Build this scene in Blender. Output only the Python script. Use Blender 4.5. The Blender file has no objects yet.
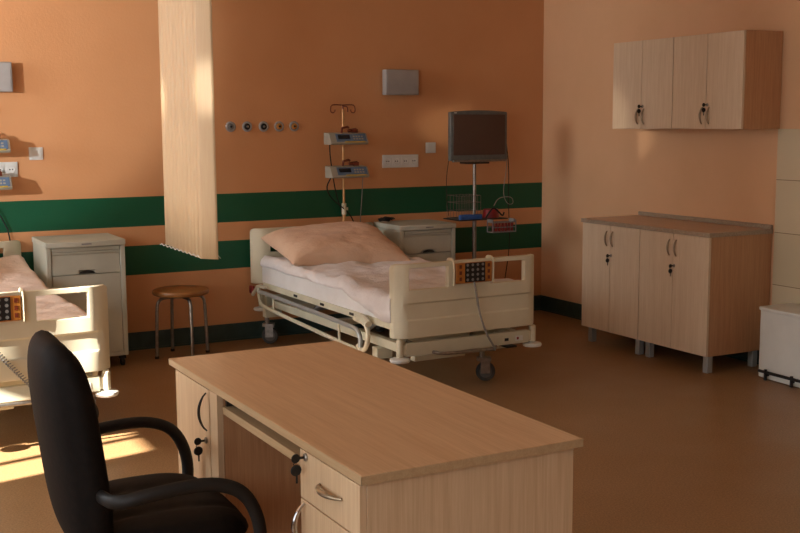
import bpy, bmesh, math, random
from mathutils import Vector, Matrix, noise
random.seed(7)
C = bpy.context.scene.collection
PI = math.pi

def lin(v):
    v /= 255.0
    return v / 12.92 if v <= 0.04045 else ((v + 0.055) / 1.055) ** 2.4
def rgb(r, g, b): return (lin(r), lin(g), lin(b), 1)

# ---------------------------------------------------------------- materials
def base_mat(name, col, rough=.5, metal=0, spec=.5):
    m = bpy.data.materials.new(name); m.use_nodes = True
    nt = m.node_tree; b = nt.nodes['Principled BSDF']
    b.inputs['Base Color'].default_value = col
    b.inputs['Roughness'].default_value = rough
    b.inputs['Metallic'].default_value = metal
    b.inputs['Specular IOR Level'].default_value = spec
    return m, nt, b
def tex_noise(nt, scale=(1, 1, 1), nscale=5, detail=4, rough=.55, coords='Object'):
    tc = nt.nodes.new('ShaderNodeTexCoord'); mp = nt.nodes.new('ShaderNodeMapping')
    mp.inputs['Scale'].default_value = scale
    n = nt.nodes.new('ShaderNodeTexNoise'); n.inputs['Scale'].default_value = nscale
    n.inputs['Detail'].default_value = detail; n.inputs['Roughness'].default_value = rough
    nt.links.new(tc.outputs[coords], mp.inputs['Vector']); nt.links.new(mp.outputs[0], n.inputs['Vector'])
    return n
def ramp(nt, fac, stops):
    r = nt.nodes.new('ShaderNodeValToRGB'); e = r.color_ramp.elements
    while len(e) < len(stops): e.new(.5)
    for i, (p, c) in enumerate(stops): e[i].position = p; e[i].color = c
    nt.links.new(fac, r.inputs[0]); return r
def bump(nt, b, src, strength=.1, dist=.01):
    bp = nt.nodes.new('ShaderNodeBump'); bp.inputs['Strength'].default_value = strength
    bp.inputs['Distance'].default_value = dist
    nt.links.new(src, bp.inputs['Height']); nt.links.new(bp.outputs[0], b.inputs['Normal'])
def noisy(name, c1, c2, rough=.5, metal=0, scale=(1, 1, 1), ns=20, bs=0, bd=.002, spec=.5, lo=.35, hi=.65):
    m, nt, b = base_mat(name, c1, rough, metal, spec)
    n = tex_noise(nt, scale, ns)
    r = ramp(nt, n.outputs['Fac'], [(lo, c1), (hi, c2)])
    nt.links.new(r.outputs[0], b.inputs['Base Color'])
    if bs: bump(nt, b, n.outputs['Fac'], bs, bd)
    return m
def wood(name, c1, c2, axis, rough=.42):
    sc = {'x': (1.2, 34, 34), 'y': (34, 1.2, 34), 'z': (34, 34, 1.2)}[axis]
    m, nt, b = base_mat(name, c1, rough)
    n = tex_noise(nt, sc, 1.6, 6, .65)
    n2 = tex_noise(nt, tuple(v * 3.2 for v in sc), 2.0, 2, .5)
    mx = nt.nodes.new('ShaderNodeMath'); mx.operation = 'MULTIPLY_ADD'
    mx.inputs[1].default_value = .45
    nt.links.new(n2.outputs['Fac'], mx.inputs[0]); nt.links.new(n.outputs['Fac'], mx.inputs[2])
    r = ramp(nt, mx.outputs[0], [(.5, c1), (.95, c2)])
    nt.links.new(r.outputs[0], b.inputs['Base Color'])
    bump(nt, b, n2.outputs['Fac'], .04, .001)
    return m

M = {}
WL = rgb(226, 204, 176); WD = rgb(212, 186, 154)
M['beech'] = wood('beech_vertical', WL, WD, 'z')
M['desk_beech'] = wood('desk_beech_vertical', rgb(224, 196, 160), rgb(208, 176, 138), 'z')
M['beech_y'] = wood('beech_lengthwise', rgb(216, 180, 140), rgb(200, 161, 120), 'y', .33)
M['beech_edge'] = wood('beech_edge', rgb(196, 168, 130), rgb(182, 152, 114), 'y', .4)
M['beech_dark'] = wood('beech_side', rgb(200, 152, 110), rgb(182, 132, 92), 'z')  # darker copy of the beech, side shade put into its colour
M['counter_edge'] = noisy('laminate_edge', rgb(178, 160, 138), rgb(148, 130, 110), .45, ns=120)
M['counter'] = noisy('laminate_top', rgb(196, 164, 138), rgb(180, 148, 120), .3, ns=90)
M['cream'] = noisy('cream_plastic', rgb(226, 219, 192), rgb(220, 212, 184), .33, ns=6)
M['cream_metal'] = noisy('cream_enamel', rgb(214, 210, 186), rgb(204, 200, 176), .35, ns=8)
M['locker'] = noisy('locker_plastic', rgb(196, 197, 182), rgb(188, 189, 174), .45, ns=6)
M['grey_tube'] = noisy('grey_enamel', rgb(176, 180, 178), rgb(165, 169, 167), .3, .3, ns=10)
M['chrome'] = noisy('chrome', rgb(205, 205, 205), rgb(190, 190, 190), .18, 1, ns=20)
M['steel'] = noisy('brushed_steel', rgb(165, 160, 152), rgb(140, 136, 130), .38, .9, ns=40)
M['dark_metal'] = noisy('dark_steel', rgb(70, 68, 66), rgb(52, 50, 48), .45, .6, ns=20)
M['bronze'] = noisy('handle_metal', rgb(178, 160, 134), rgb(150, 134, 112), .32, .8, ns=30)
M['black'] = noisy('black_plastic', rgb(18, 15, 13), rgb(12, 10, 9), .6, ns=20)
M['rubber'] = noisy('dark_rubber', rgb(66, 64, 61), rgb(54, 52, 50), .7, ns=20)
M['wheel'] = noisy('wheel_grey', rgb(105, 103, 98), rgb(85, 83, 80), .55, ns=20)
M['leather'] = noisy('black_leather', rgb(22, 16, 13), rgb(15, 11, 9), .75, ns=55, bs=.25, bd=.002, spec=.18)
M['white'] = noisy('white_plastic', rgb(226, 226, 220), rgb(218, 218, 212), .4, ns=10)
M['bin'] = noisy('white_enamel', rgb(222, 222, 214), rgb(214, 214, 206), .35, ns=5)
M['lamp'] = noisy('lamp_metal', rgb(168, 164, 160), rgb(160, 156, 153), .5, .0, ns=10)
M['grey'] = noisy('mid_grey', rgb(140, 140, 138), rgb(125, 125, 124), .5, ns=20)
M['screen'] = noisy('dark_screen', rgb(84, 60, 50), rgb(78, 55, 46), .3, ns=3)
M['bezel'] = noisy('monitor_bezel', rgb(104, 106, 102), rgb(90, 92, 88), .4, ns=20)
M['seatwood'] = wood('seat_vinyl', rgb(158, 108, 58), rgb(136, 88, 44), 'x', .4)
M['blue'] = noisy('blue_plastic', rgb(40, 96, 170), rgb(30, 80, 150), .4, ns=20)
M['pumpblue'] = noisy('pump_panel', rgb(96, 120, 148), rgb(84, 108, 136), .45, ns=20)
M['pumpwhite'] = noisy('pump_housing', rgb(170, 166, 150), rgb(160, 156, 140), .5, ns=20)
M['display'] = noisy('display_glass', rgb(24, 34, 44), rgb(18, 26, 36), .15, ns=5)
M['label'] = noisy('yellow_label', rgb(196, 166, 60), rgb(180, 150, 50), .5, ns=20)
M['red'] = noisy('red_plastic', rgb(150, 28, 30), rgb(126, 22, 24), .4, ns=20)
M['orange'] = noisy('amber_plastic', rgb(206, 146, 66), rgb(190, 128, 52), .4, ns=20)
M['amber'] = noisy('amber_keypad', rgb(188, 122, 50), rgb(168, 104, 40), .4, ns=20)
M['redbrown'] = noisy('red_brown', rgb(120, 50, 26), rgb(98, 38, 20), .45, ns=20)
M['baseboard'] = noisy('dark_green_lino', rgb(54, 76, 72), rgb(44, 64, 60), .4, ns=12)
M['ceil'] = noisy('ceiling_paint', rgb(224, 206, 184), rgb(220, 200, 178), .8, ns=4)
M['pole'] = noisy('pole_cream', rgb(222, 172, 112), rgb(206, 156, 98), .35, .2, ns=10)
M['cable'] = noisy('grey_cable', rgb(150, 148, 140), rgb(134, 132, 126), .5, ns=20)
M['clear'] = noisy('clear_wire', rgb(140, 130, 120), rgb(110, 100, 92), .3, .5, ns=20)

def fabric(name, c1, c2, ns=4, bs=.7):
    m, nt, b = base_mat(name, c1, .85, 0, .2)
    n = tex_noise(nt, (1, 1, 1), ns, 6, .6)
    r = ramp(nt, n.outputs['Fac'], [(.35, c1), (.65, c2)])
    nt.links.new(r.outputs[0], b.inputs['Base Color'])
    n2 = tex_noise(nt, (1, 1.6, 1), 9, 5, .6)
    bump(nt, b, n2.outputs['Fac'], bs, .02)
    b.inputs['Sheen Weight'].default_value = .1
    return m
M['pillow'] = fabric('pillow_cotton', rgb(232, 200, 172), rgb(222, 186, 156))
M['sheet'] = fabric('white_sheet', rgb(236, 233, 232), rgb(228, 223, 220), 4, .9)
M['mattress'] = fabric('mattress_cover', rgb(236, 236, 234), rgb(226, 224, 220), 3, .35)
M['blanket'] = fabric('pinkish_blanket', rgb(232, 218, 206), rgb(222, 204, 190), 4, .9)

# slats of the curtain: thin woven fabric letting some light through
m, nt, b = base_mat('curtain_slat', rgb(236, 212, 172), .42)
n = tex_noise(nt, (60, 60, 2), 3, 4)
r = ramp(nt, n.outputs['Fac'], [(.3, rgb(240, 216, 176)), (.7, rgb(234, 206, 164))])
nt.links.new(r.outputs[0], b.inputs['Base Color'])
tr = nt.nodes.new('ShaderNodeBsdfTranslucent'); nt.links.new(r.outputs[0], tr.inputs[0])
mx = nt.nodes.new('ShaderNodeMixShader'); mx.inputs[0].default_value = .3
nt.links.new(b.outputs[0], mx.inputs[1]); nt.links.new(tr.outputs[0], mx.inputs[2])
nt.links.new(mx.outputs[0], nt.nodes['Material Output'].inputs[0])
M['slat'] = m
# clear pane
m, nt, b = base_mat('window_glass', (1, 1, 1, 1), .05)
tp = nt.nodes.new('ShaderNodeBsdfTransparent'); gl = nt.nodes.new('ShaderNodeBsdfGlossy'); gl.inputs['Roughness'].default_value = .03
mx = nt.nodes.new('ShaderNodeMixShader'); mx.inputs[0].default_value = .06
nt.links.new(tp.outputs[0], mx.inputs[1]); nt.links.new(gl.outputs[0], mx.inputs[2])
nt.links.new(mx.outputs[0], nt.nodes['Material Output'].inputs[0])
M['glass'] = m

# painted walls; two green bands painted on the back wall
def wall_mat(name, stripes=False, c1=rgb(230, 184, 142), c2=rgb(224, 177, 134)):
    m, nt, b = base_mat(name, rgb(232, 170, 122), .46, 0, .45)
    n = tex_noise(nt, (1, 1, 1), 60, 5, .6); n3 = tex_noise(nt, (1, 1, 1), 2.0, 3)
    r = ramp(nt, n3.outputs['Fac'], [(.3, c1), (.7, c2)])
    out = r.outputs[0]
    if stripes:
        tc = nt.nodes.new('ShaderNodeTexCoord'); sp = nt.nodes.new('ShaderNodeSeparateXYZ')
        nt.links.new(tc.outputs['Object'], sp.inputs[0])
        def between(a, c):
            g = nt.nodes.new('ShaderNodeMath'); g.operation = 'GREATER_THAN'; g.inputs[1].default_value = a
            l = nt.nodes.new('ShaderNodeMath'); l.operation = 'LESS_THAN'; l.inputs[1].default_value = c
            nt.links.new(sp.outputs['Z'], g.inputs[0]); nt.links.new(sp.outputs['Z'], l.inputs[0])
            k = nt.nodes.new('ShaderNodeMath'); k.operation = 'MULTIPLY'
            nt.links.new(g.outputs[0], k.inputs[0]); nt.links.new(l.outputs[0], k.inputs[1]); return k
        a = between(.8295, 1.0265); c = between(.507, .7015)
        ad = nt.nodes.new('ShaderNodeMath'); ad.operation = 'ADD'
        nt.links.new(a.outputs[0], ad.inputs[0]); nt.links.new(c.outputs[0], ad.inputs[1])
        mix = nt.nodes.new('ShaderNodeMix'); mix.data_type = 'RGBA'
        nt.links.new(ad.outputs[0], mix.inputs['Factor']); nt.links.new(out, mix.inputs[6])
        mix.inputs[7].default_value = rgb(6, 84, 54)
        out = mix.outputs[2]
    nt.links.new(out, b.inputs['Base Color'])
    bump(nt, b, n.outputs['Fac'], .3, .004)
    return m
M['wall'] = wall_mat('peach_wall_paint'); M['wall_dark'] = wall_mat('ochre_wall_paint', False, rgb(170, 128, 96), rgb(164, 122, 90)); M['wall_striped'] = wall_mat('peach_wall_green_bands', True, rgb(216, 158, 110), rgb(210, 151, 102))  # unseen front and left walls darkened to cut the bounced light
# floor: brown speckled vinyl
m, nt, b = base_mat('brown_vinyl', rgb(150, 100, 58), .36)
n = tex_noise(nt, (1, 1, 1), 130, 3, .7); n3 = tex_noise(nt, (1, 1, 1), 1.6, 4)
r = ramp(nt, n.outputs['Fac'], [(.36, rgb(128, 94, 60)), (.64, rgb(168, 132, 92))])
nt.links.new(r.outputs[0], b.inputs['Base Color'])
r2 = ramp(nt, n3.outputs['Fac'], [(.3, (.34, .34, .34, 1)), (.7, (.46, .46, .46, 1))])
nt.links.new(r2.outputs[0], b.inputs['Roughness']); bump(nt, b, n.outputs['Fac'], .08, .002)
M['floor'] = m
# tiles on the right wall
m, nt, b = base_mat('beige_tiles', rgb(196, 184, 152), .25)
tc = nt.nodes.new('ShaderNodeTexCoord'); sp = nt.nodes.new('ShaderNodeSeparateXYZ'); nt.links.new(tc.outputs['Object'], sp.inputs[0])
cb = nt.nodes.new('ShaderNodeCombineXYZ'); nt.links.new(sp.outputs['Y'], cb.inputs[0]); nt.links.new(sp.outputs['Z'], cb.inputs[1])
mp = nt.nodes.new('ShaderNodeMapping'); mp.inputs['Location'].default_value = (.35, -.197, 0)
nt.links.new(cb.outputs[0], mp.inputs[0])
br = nt.nodes.new('ShaderNodeTexBrick'); br.offset = 0
for k, v in (('Scale', 1), ('Mortar Size', .0022), ('Mortar Smooth', .1), ('Brick Width', 1.3), ('Row Height', .318)): br.inputs[k].default_value = v
br.inputs['Color1'].default_value = rgb(214, 198, 166); br.inputs['Color2'].default_value = rgb(208, 192, 159); br.inputs['Mortar'].default_value = rgb(140, 122, 98)
nt.links.new(mp.outputs[0], br.inputs['Vector']); nt.links.new(br.outputs['Color'], b.inputs['Base Color'])
M['tile'] = m

# ---------------------------------------------------------------- mesh builder
class MB:
    def __init__(s): s.bm = bmesh.new()
    def box(s, x0, x1, y0, y1, z0, z1, rot=None):
        x0, x1 = sorted((x0, x1)); y0, y1 = sorted((y0, y1)); z0, z1 = sorted((z0, z1))
        P = [(x0, y0, z0), (x1, y0, z0), (x1, y1, z0), (x0, y1, z0), (x0, y0, z1), (x1, y0, z1), (x1, y1, z1), (x0, y1, z1)]
        v = [s.bm.verts.new(Vector(p) if rot is None else rot @ Vector(p)) for p in P]
        for f in ((3, 2, 1, 0), (4, 5, 6, 7), (0, 1, 5, 4), (1, 2, 6, 5), (2, 3, 7, 6), (3, 0, 4, 7)): s.bm.faces.new([v[i] for i in f])
        return s
    def tube(s, pts, r, seg=12, smooth=0, flat=None):
        pts = [Vector(p) for p in pts]
        for _ in range(smooth):
            q = [pts[0]]
            for a, b_ in zip(pts, pts[1:]): q += [a.lerp(b_, .25), a.lerp(b_, .75)]
            pts = q + [pts[-1]]
        rings = []; up = None
        for i, p in enumerate(pts):
            t = (pts[min(i + 1, len(pts) - 1)] - pts[max(i - 1, 0)]).normalized()
            if up is None: up = Vector((0, 0, 1)) if abs(t.z) < .9 else Vector((1, 0, 0))
            a = t.cross(up).normalized(); b_ = a.cross(t).normalized(); up = b_
            rr = r[i] if isinstance(r, (list, tuple)) else r
            fa = flat or 1
            rings.append([s.bm.verts.new(p + a * math.cos(k * 2 * PI / seg) * rr + b_ * math.sin(k * 2 * PI / seg) * rr * fa) for k in range(seg)])
        for A, B in zip(rings, rings[1:]):
            for k in range(seg): s.bm.faces.new((A[k], A[(k + 1) % seg], B[(k + 1) % seg], B[k]))
        s.bm.faces.new(rings[0][::-1]); s.bm.faces.new(rings[-1]); return s
    def cyl(s, p0, p1, r, seg=20): return s.tube([p0, p1], r, seg)
    def lathe(s, c, prof, axis='z', seg=28):
        c = Vector(c); rings = []
        for rr, h in prof:
            ring = []
            for k in range(seg):
                a = k * 2 * PI / seg; u, w = math.cos(a) * rr, math.sin(a) * rr
                o = {'z': (u, w, h), 'y': (u, h, -w), 'x': (h, u, w)}[axis]
                ring.append(s.bm.verts.new(c + Vector(o)))
            rings.append(ring)
        for A, B in zip(rings, rings[1:]):
            for k in range(seg): s.bm.faces.new((A[k], A[(k + 1) % seg], B[(k + 1) % seg], B[k]))
        s.bm.faces.new(rings[0][::-1]); s.bm.faces.new(rings[-1]); return s
    def relief(s, xs, zs, yf, yb, hole=lambda i, j: False, xz=None):
        """solid slab: columns xs, rows zs, front yf(x,z), back yb(x,z); hole(i,j) leaves cells out"""
        xz = xz or (lambda x, z: (x, z)); F = {}; B = {}
        for i, x in enumerate(xs):
            for j, z in enumerate(zs):
                X, Z = xz(x, z)
                F[i, j] = s.bm.verts.new((X, yf(x, z), Z)); B[i, j] = s.bm.verts.new((X, yb(x, z), Z))
        nx, nz = len(xs) - 1, len(zs) - 1
        solid = lambda i, j: 0 <= i < nx and 0 <= j < nz and not hole(i, j)
        for i in range(nx):
            for j in range(nz):
                if not solid(i, j): continue
                s.bm.faces.new((F[i, j], F[i + 1, j], F[i + 1, j + 1], F[i, j + 1]))
                s.bm.faces.new((B[i, j + 1], B[i + 1, j + 1], B[i + 1, j], B[i, j]))
                for di, dj, a, b_ in ((-1, 0, (i, j + 1), (i, j)), (1, 0, (i + 1, j), (i + 1, j + 1)), (0, -1, (i, j), (i + 1, j)), (0, 1, (i + 1, j + 1), (i, j + 1))):
                    if not solid(i + di, j + dj): s.bm.faces.new((F[b_], F[a], B[a], B[b_]))
        return s
    def build(s, name, m, parent=None, bevel=0, seg=2, smooth=35, subsurf=0):
        bm = s.bm
        loose = [v for v in bm.verts if not v.link_faces]
        bmesh.ops.delete(bm, geom=loose, context='VERTS')
        bmesh.ops.recalc_face_normals(bm, faces=bm.faces)
        me = bpy.data.meshes.new(name); bm.to_mesh(me); bm.free()
        me.materials.append(M[m] if isinstance(m, str) else m)
        me.shade_smooth()
        if not subsurf: me.set_sharp_from_angle(angle=math.radians(smooth))
        o = bpy.data.objects.new(name, me); C.objects.link(o)
        if parent: o.parent = parent
        if bevel:
            b = o.modifiers.new('bevel', 'BEVEL'); b.width = bevel; b.segments = seg; b.limit_method = 'ANGLE'; b.angle_limit = math.radians(40)
            b.harden_normals = False
        if subsurf:
            q = o.modifiers.new('subdivision', 'SUBSURF'); q.levels = subsurf; q.render_levels = subsurf
        return o
def tag(o, label, cat, group=None):
    o['label'] = label; o['category'] = cat
    if group: o['group'] = group
    return o
def thing(name, label, cat, loc=(0, 0, 0), rz=0, group=None):
    o = bpy.data.objects.new(name, None); C.objects.link(o); o.empty_display_size = .1
    o.location = loc; o.rotation_euler = (0, 0, rz); return tag(o, label, cat, group)
def structure(o): o['kind'] = 'structure'; return o
def dup(root, loc, label, rz=None):
    def cp(o, par):
        c = o.copy(); C.objects.link(c)
        if par: c.parent = par
        for ch in list(o.children): cp(ch, c)
        return c
    r = cp(root, None); r.location = loc; r['label'] = label
    if rz is not None: r.rotation_euler = (0, 0, rz)
    return r

# ---------------------------------------------------------------- setting
XL, YF, H = -7.6, -9.0, 3.0
structure(MB().box(XL - .2, .2, YF - .2, .2, -.1, 0).build('floor', 'floor'))
structure(MB().box(XL - .2, .2, YF - .2, .2, H, H + .1).build('ceiling', 'ceil'))
structure(MB().box(XL - .2, .2, 0, .2, 0, H).build('wall_back', 'wall_striped'))
structure(MB().box(0, .2, YF, 0, 0, H).build('wall_right', 'wall'))
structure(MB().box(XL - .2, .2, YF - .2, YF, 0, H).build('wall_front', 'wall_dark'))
# left wall, unseen; its bare openings are shaped to aim the sun
# openings: (y0, y1, sill, head, has blind)
WIN = [(-2.1, -.3, 1.42, 2.7, 1), (-3.24, -2.64, 1.45, 1.98, 0), (-3.06, -2.64, 2.04, 2.65, 0), (-2.6, -.3, .35, 1.24, 0), (-5.9, -3.9, .75, 2.6, 1), (-8.5, -6.7, .75, 2.6, 1)]
w = MB(); ycut = sorted(set([YF, 0] + [v for q in WIN for v in q[:2]]))
for y0, y1 in zip(ycut, ycut[1:]):
    op = sorted((q[2], q[3]) for q in WIN if q[0] <= y0 + 1e-6 and q[1] >= y1 - 1e-6); z = 0
    for za, zb in op: w.box(XL - .2, XL, y0, y1, z, za); z = zb
    w.box(XL - .2, XL, y0, y1, z, H)
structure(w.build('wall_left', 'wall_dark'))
for k, (a, b_, SILL, HEAD, blind) in enumerate(WIN):
    r = bpy.data.objects.new('window_%d' % (k + 1), None); C.objects.link(r); r.location = (XL - .1, (a + b_) / 2, SILL); structure(r)
    hw = (b_ - a) / 2; hh = HEAD - SILL
    f = MB(); t = .04
    for y0, y1, z0, z1 in ((-hw, hw, 0, t), (-hw, hw, hh - t, hh), (-hw, -hw + t, t, hh - t), (hw - t, hw, t, hh - t), (-.02, .02, t, hh - t)):
        f.box(-.03, .03, y0, y1, z0, z1)
    if k == 2: f.box(-.03, .03, -2.885 - (a + b_) / 2, -2.857 - (a + b_) / 2, t, hh - t).box(-.03, .03, -2.935 - (a + b_) / 2, -2.927 - (a + b_) / 2, t, hh - t)  # thin bars added to throw shadow streaks on the left footboard
    f.build('window_frame', 'white', r, .004)
    MB().box(-.004, .004, -hw + t, -.02, t, hh - t).build('window_pane', 'glass', r)
    MB().box(-.004, .004, .02, hw - t, t, hh - t).build('window_pane', 'glass', r)
    if blind: MB().box(.060, .062, -hw + .01, hw - .01, .01, hh - .01).build('window_blind', 'white', r)
structure(MB().box(XL, 0, -.006, 0, 0, .120).box(XL, 0, -.014, -.006, 0, .012).build('baseboard_back', 'baseboard'))
structure(MB().box(-.006, 0, YF, -.014, 0, .120).box(-.014, -.006, YF, -.014, 0, .012).build('baseboard_right', 'baseboard'))
structure(MB().box(-.012, 0, -6.0, -2.448, .12, 1.454).build('trim_1', 'tile', None, .001))

# ---------------------------------------------------------------- cupboards on the right wall
def bow_handle(parent, x, y, zc, L=.10, d=.018, r=.0048, axis='z', mat='bronze', nrm=(-1, 0, 0)):
    p = []; N = Vector(nrm)
    for k in range(13):
        t = k / 12; s_ = (t - .5) * L; off = N * (.002 + d * math.sin(PI * t) ** .7)
        base = Vector((x, y, zc + s_)) if axis == 'z' else (Vector((x, y + s_, zc)) if axis == 'y' else Vector((x + s_, y, zc)))
        p.append(base + off)
    return MB().tube(p, [r * (.7 + .7 * math.sin(PI * k / 12)) for k in range(13)], 10, 0, 1.0).build('handle', mat, parent)
def lock_key(parent, x, y, z, hang=True, s=1):
    lk = MB().lathe((x, y, z), [(.009 * s, 0), (.009 * s, -.004), (.0075 * s, -.006)], 'x', 16).build('lock', 'steel', parent)
    k = MB(); k.box(x - .022 * s, x - .006, y - .0012, y + .0012, z - .003, z + .003)
    k.lathe((x - .026 * s, y - .002, z), [(.010 * s, 0), (.011 * s, .002), (.010 * s, .004)], 'y', 14)
    k.lathe((x - .025 * s, y - .002, z - .028 * s), [(.012 * s, 0), (.0135 * s, .003), (.012 * s, .006)], 'y', 14)
    k.box(x - .026 * s, x - .022 * s, y - .001, y + .002, z - .058 * s, z - .036 * s)
    k.tube([(x - .026 * s, y, z - .006), (x - .030 * s, y + .004, z - .014 * s), (x - .026 * s, y, z - .024 * s)], .0012, 6)
    k.build('key', 'black', lk)
def cupboard(name, lab, y1, y0, D, z0, z1, legs, hz, kz, group):
    """front faces -x; y1>y0"""
    W = y1 - y0; t = thing(name, lab, 'cupboard', (0, y0, 0), 0, group)
    th = .018
    b_ = MB(); X0 = -D + th
    b_.box(X0, -.004, 0.0015, th, z0, z1).box(X0, -.004, W - th, W - .0015, z0, z1)
    b_.box(X0, -.004, th, W - th, z0, z0 + th).box(X0, -.004, th, W - th, z1 - th, z1).box(-.012, -.004, th, W - th, z0 + th, z1 - th)
    b_.box(X0 + .03, -.014, th, W - th, (z0 + z1) / 2 - .009, (z0 + z1) / 2 + .009)
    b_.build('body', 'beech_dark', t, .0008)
    for a, c, hy in ((W / 2 + .002, W - .003, W / 2 + .030), (.003, W / 2 - .002, W / 2 - .030)):
        d = MB().box(-D, -D + th - .0015, a, c, z0 + .001, z1 - .002).build('door', 'beech', t, .001)
        bow_handle(d, -D, hy, hz)
        if a < W / 2: lock_key(d, -D, W / 2 - .012, kz, s=1.1)
    if legs:
        for lx in (-D + .06, -.08):
            for ly in (.05, W - .05):
                MB().box(lx - .02, lx + .02, ly - .02, ly + .02, 0, z0).build('leg', 'grey_tube', t, .002)
    return t
cupboard('base_cabinet', 'beech floor cupboard nearer the room corner, left one of the pair under the counter', -1.2046, -1.8007, .506, .108, .824, True, .735, .625, 'beech floor cupboards')
cupboard('base_cabinet', 'beech floor cupboard beside the white bin, its plain side panel showing', -1.8007, -2.4251, .506, .108, .824, True, .735, .625, 'beech floor cupboards')
cupboard('wall_cabinet', 'beech hanging wall cupboard nearer the room corner', -1.2595, -1.8535, .3134, 1.454, 2.026, False, 1.535, 1.60, 'beech hanging cupboards')
cupboard('wall_cabinet', 'beech hanging wall cupboard above the tiles, its side panel showing', -1.8535, -2.4544, .3134, 1.454, 2.026, False, 1.535, 1.60, 'beech hanging cupboards')
t = thing('worktop', 'speckled brown laminate counter top with raised back lip over the floor cupboards', 'worktop', (0, -1.815, .824))
MB().box(-.512, -.006, -.615, .615, .003, .026).build('counter', 'counter', t, .002)
MB().box(-.5145, -.5125, -.617, .617, .0, .026).box(-.512, -.006, -.6175, -.6155, 0, .026).box(-.512, -.006, .6155, .6175, 0, .026).build('edge_band', 'counter_edge', t)
MB().box(-.022, -.006, -.615, .615, .0265, .052).build('upstand', 'counter_edge', t, .003)

# ---------------------------------------------------------------- pedal bin
t = thing('pedal_bin', 'white bow-fronted bin with a black foot bar beside the floor cupboards', 'bin', (-.02, -2.88, 0))
def bowed(x_b, x_e, bulge, y0, y1, z0, z1, n=16):
    b_ = MB(); lo, hi = [], []
    pts = [(x_b, y0)] + [(x_e - bulge * (1 - (2 * k / n - 1) ** 2), y0 + (y1 - y0) * k / n) for k in range(n + 1)] + [(x_b, y1)]
    lo = [b_.bm.verts.new((x, y, z0)) for x, y in pts]; hi = [b_.bm.verts.new((x, y, z1)) for x, y in pts]
    m_ = len(pts)
    for k in range(m_): b_.bm.faces.new((lo[k], lo[(k + 1) % m_], hi[(k + 1) % m_], hi[k]))
    b_.bm.faces.new(lo[::-1]); b_.bm.faces.new(hi); return b_
bowed(0, -.248, .022, -.27, .27, .006, .405).build('body', 'bin', t, .003)
bowed(0, -.258, .022, -.275, .275, .402, .424).build('lid', 'bin', t, .006)
b_ = MB().tube([(-.290, -.12, .05), (-.290, 0, .05), (-.284, .232, .05)], .009, 10)
for y, xx in ((-.02, -.290), (.18, -.285)): b_.tube([(xx, y, .004), (xx, y, .066)], .009, 8).tube([(xx + .001, y, .03), (-.2, y, .03)], .006, 8)
b_.build('foot_bar', 'black', t)

# ---------------------------------------------------------------- desk (knee side faces -x)
t = thing('office_desk', 'beech office desk with drawer, cupboard and pull-out shelf in the foreground', 'desk', (-4.163, -3.853, 0), .0096)
L_, W_ = 1.399, .593
MB().box(.002, W_ - .002, -L_ + .002, -.002, .7305, .75).build('desk_top', 'beech_y', t, .002)
e = MB(); e.box(0, W_, 0, -.0018, .7300, .7495).box(0, W_, -L_, -L_ + .0018, .7300, .7495).box(0, .0018, -L_, 0, .7300, .7495).box(W_ - .0018, W_, -L_, 0, .7300, .7495)
e.build('edge_band', 'beech_edge', t)
MB().box(.022, W_ - .022, -.075, -.057, 0, .7265).build('side_panel', 'desk_beech', t, .001)
MB().box(.022, W_ - .015, -L_ + .018, -L_ + .036, 0, .7265).build('side_panel', 'desk_beech', t, .001)
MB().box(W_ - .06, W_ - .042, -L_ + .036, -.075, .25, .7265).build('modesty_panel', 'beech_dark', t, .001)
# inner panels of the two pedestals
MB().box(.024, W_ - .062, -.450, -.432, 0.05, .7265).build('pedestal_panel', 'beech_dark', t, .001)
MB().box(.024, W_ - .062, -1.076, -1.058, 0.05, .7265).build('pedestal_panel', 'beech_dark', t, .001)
d = MB().box(.004, .0215, -.381, -.057, .05, .724).build('door', 'desk_beech', t, .0012)
bow_handle(d, .004, -.362, .655, .115, .024, .0032, mat='dark_metal')
lock_key(d, .004, -.350, .565, s=1.05)
MB().box(.005, .0235, -.450, -.384, .05, .7255).build('stile', 'desk_beech', t, .001)
d = MB().box(.004, .0215, -L_ + .018, -1.058, .604, .724).build('drawer', 'desk_beech', t, .0012)
bow_handle(d, .004, -1.235, .668, .12, .022, .005, axis='y', mat='bronze')
lock_key(d, .004, -1.095, .712, s=1.05)
d = MB().box(.004, .0215, -L_ + .018, -1.058, .05, .600).build('door', 'desk_beech', t, .0012)
bow_handle(d, .004, -1.085, .54, .11, .028, .005, mat='chrome')
MB().box(.02, .45, -1.056, -.452, .668, .690).build('keyboard_shelf', 'beech_edge', t, .001)
MB().box(.03, .43, -.464, -.452, .690, .7262).build('shelf_runner', 'dark_metal', t); MB().box(.03, .43, -1.056, -1.044, .690, .7262).build('shelf_runner', 'dark_metal', t)

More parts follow.
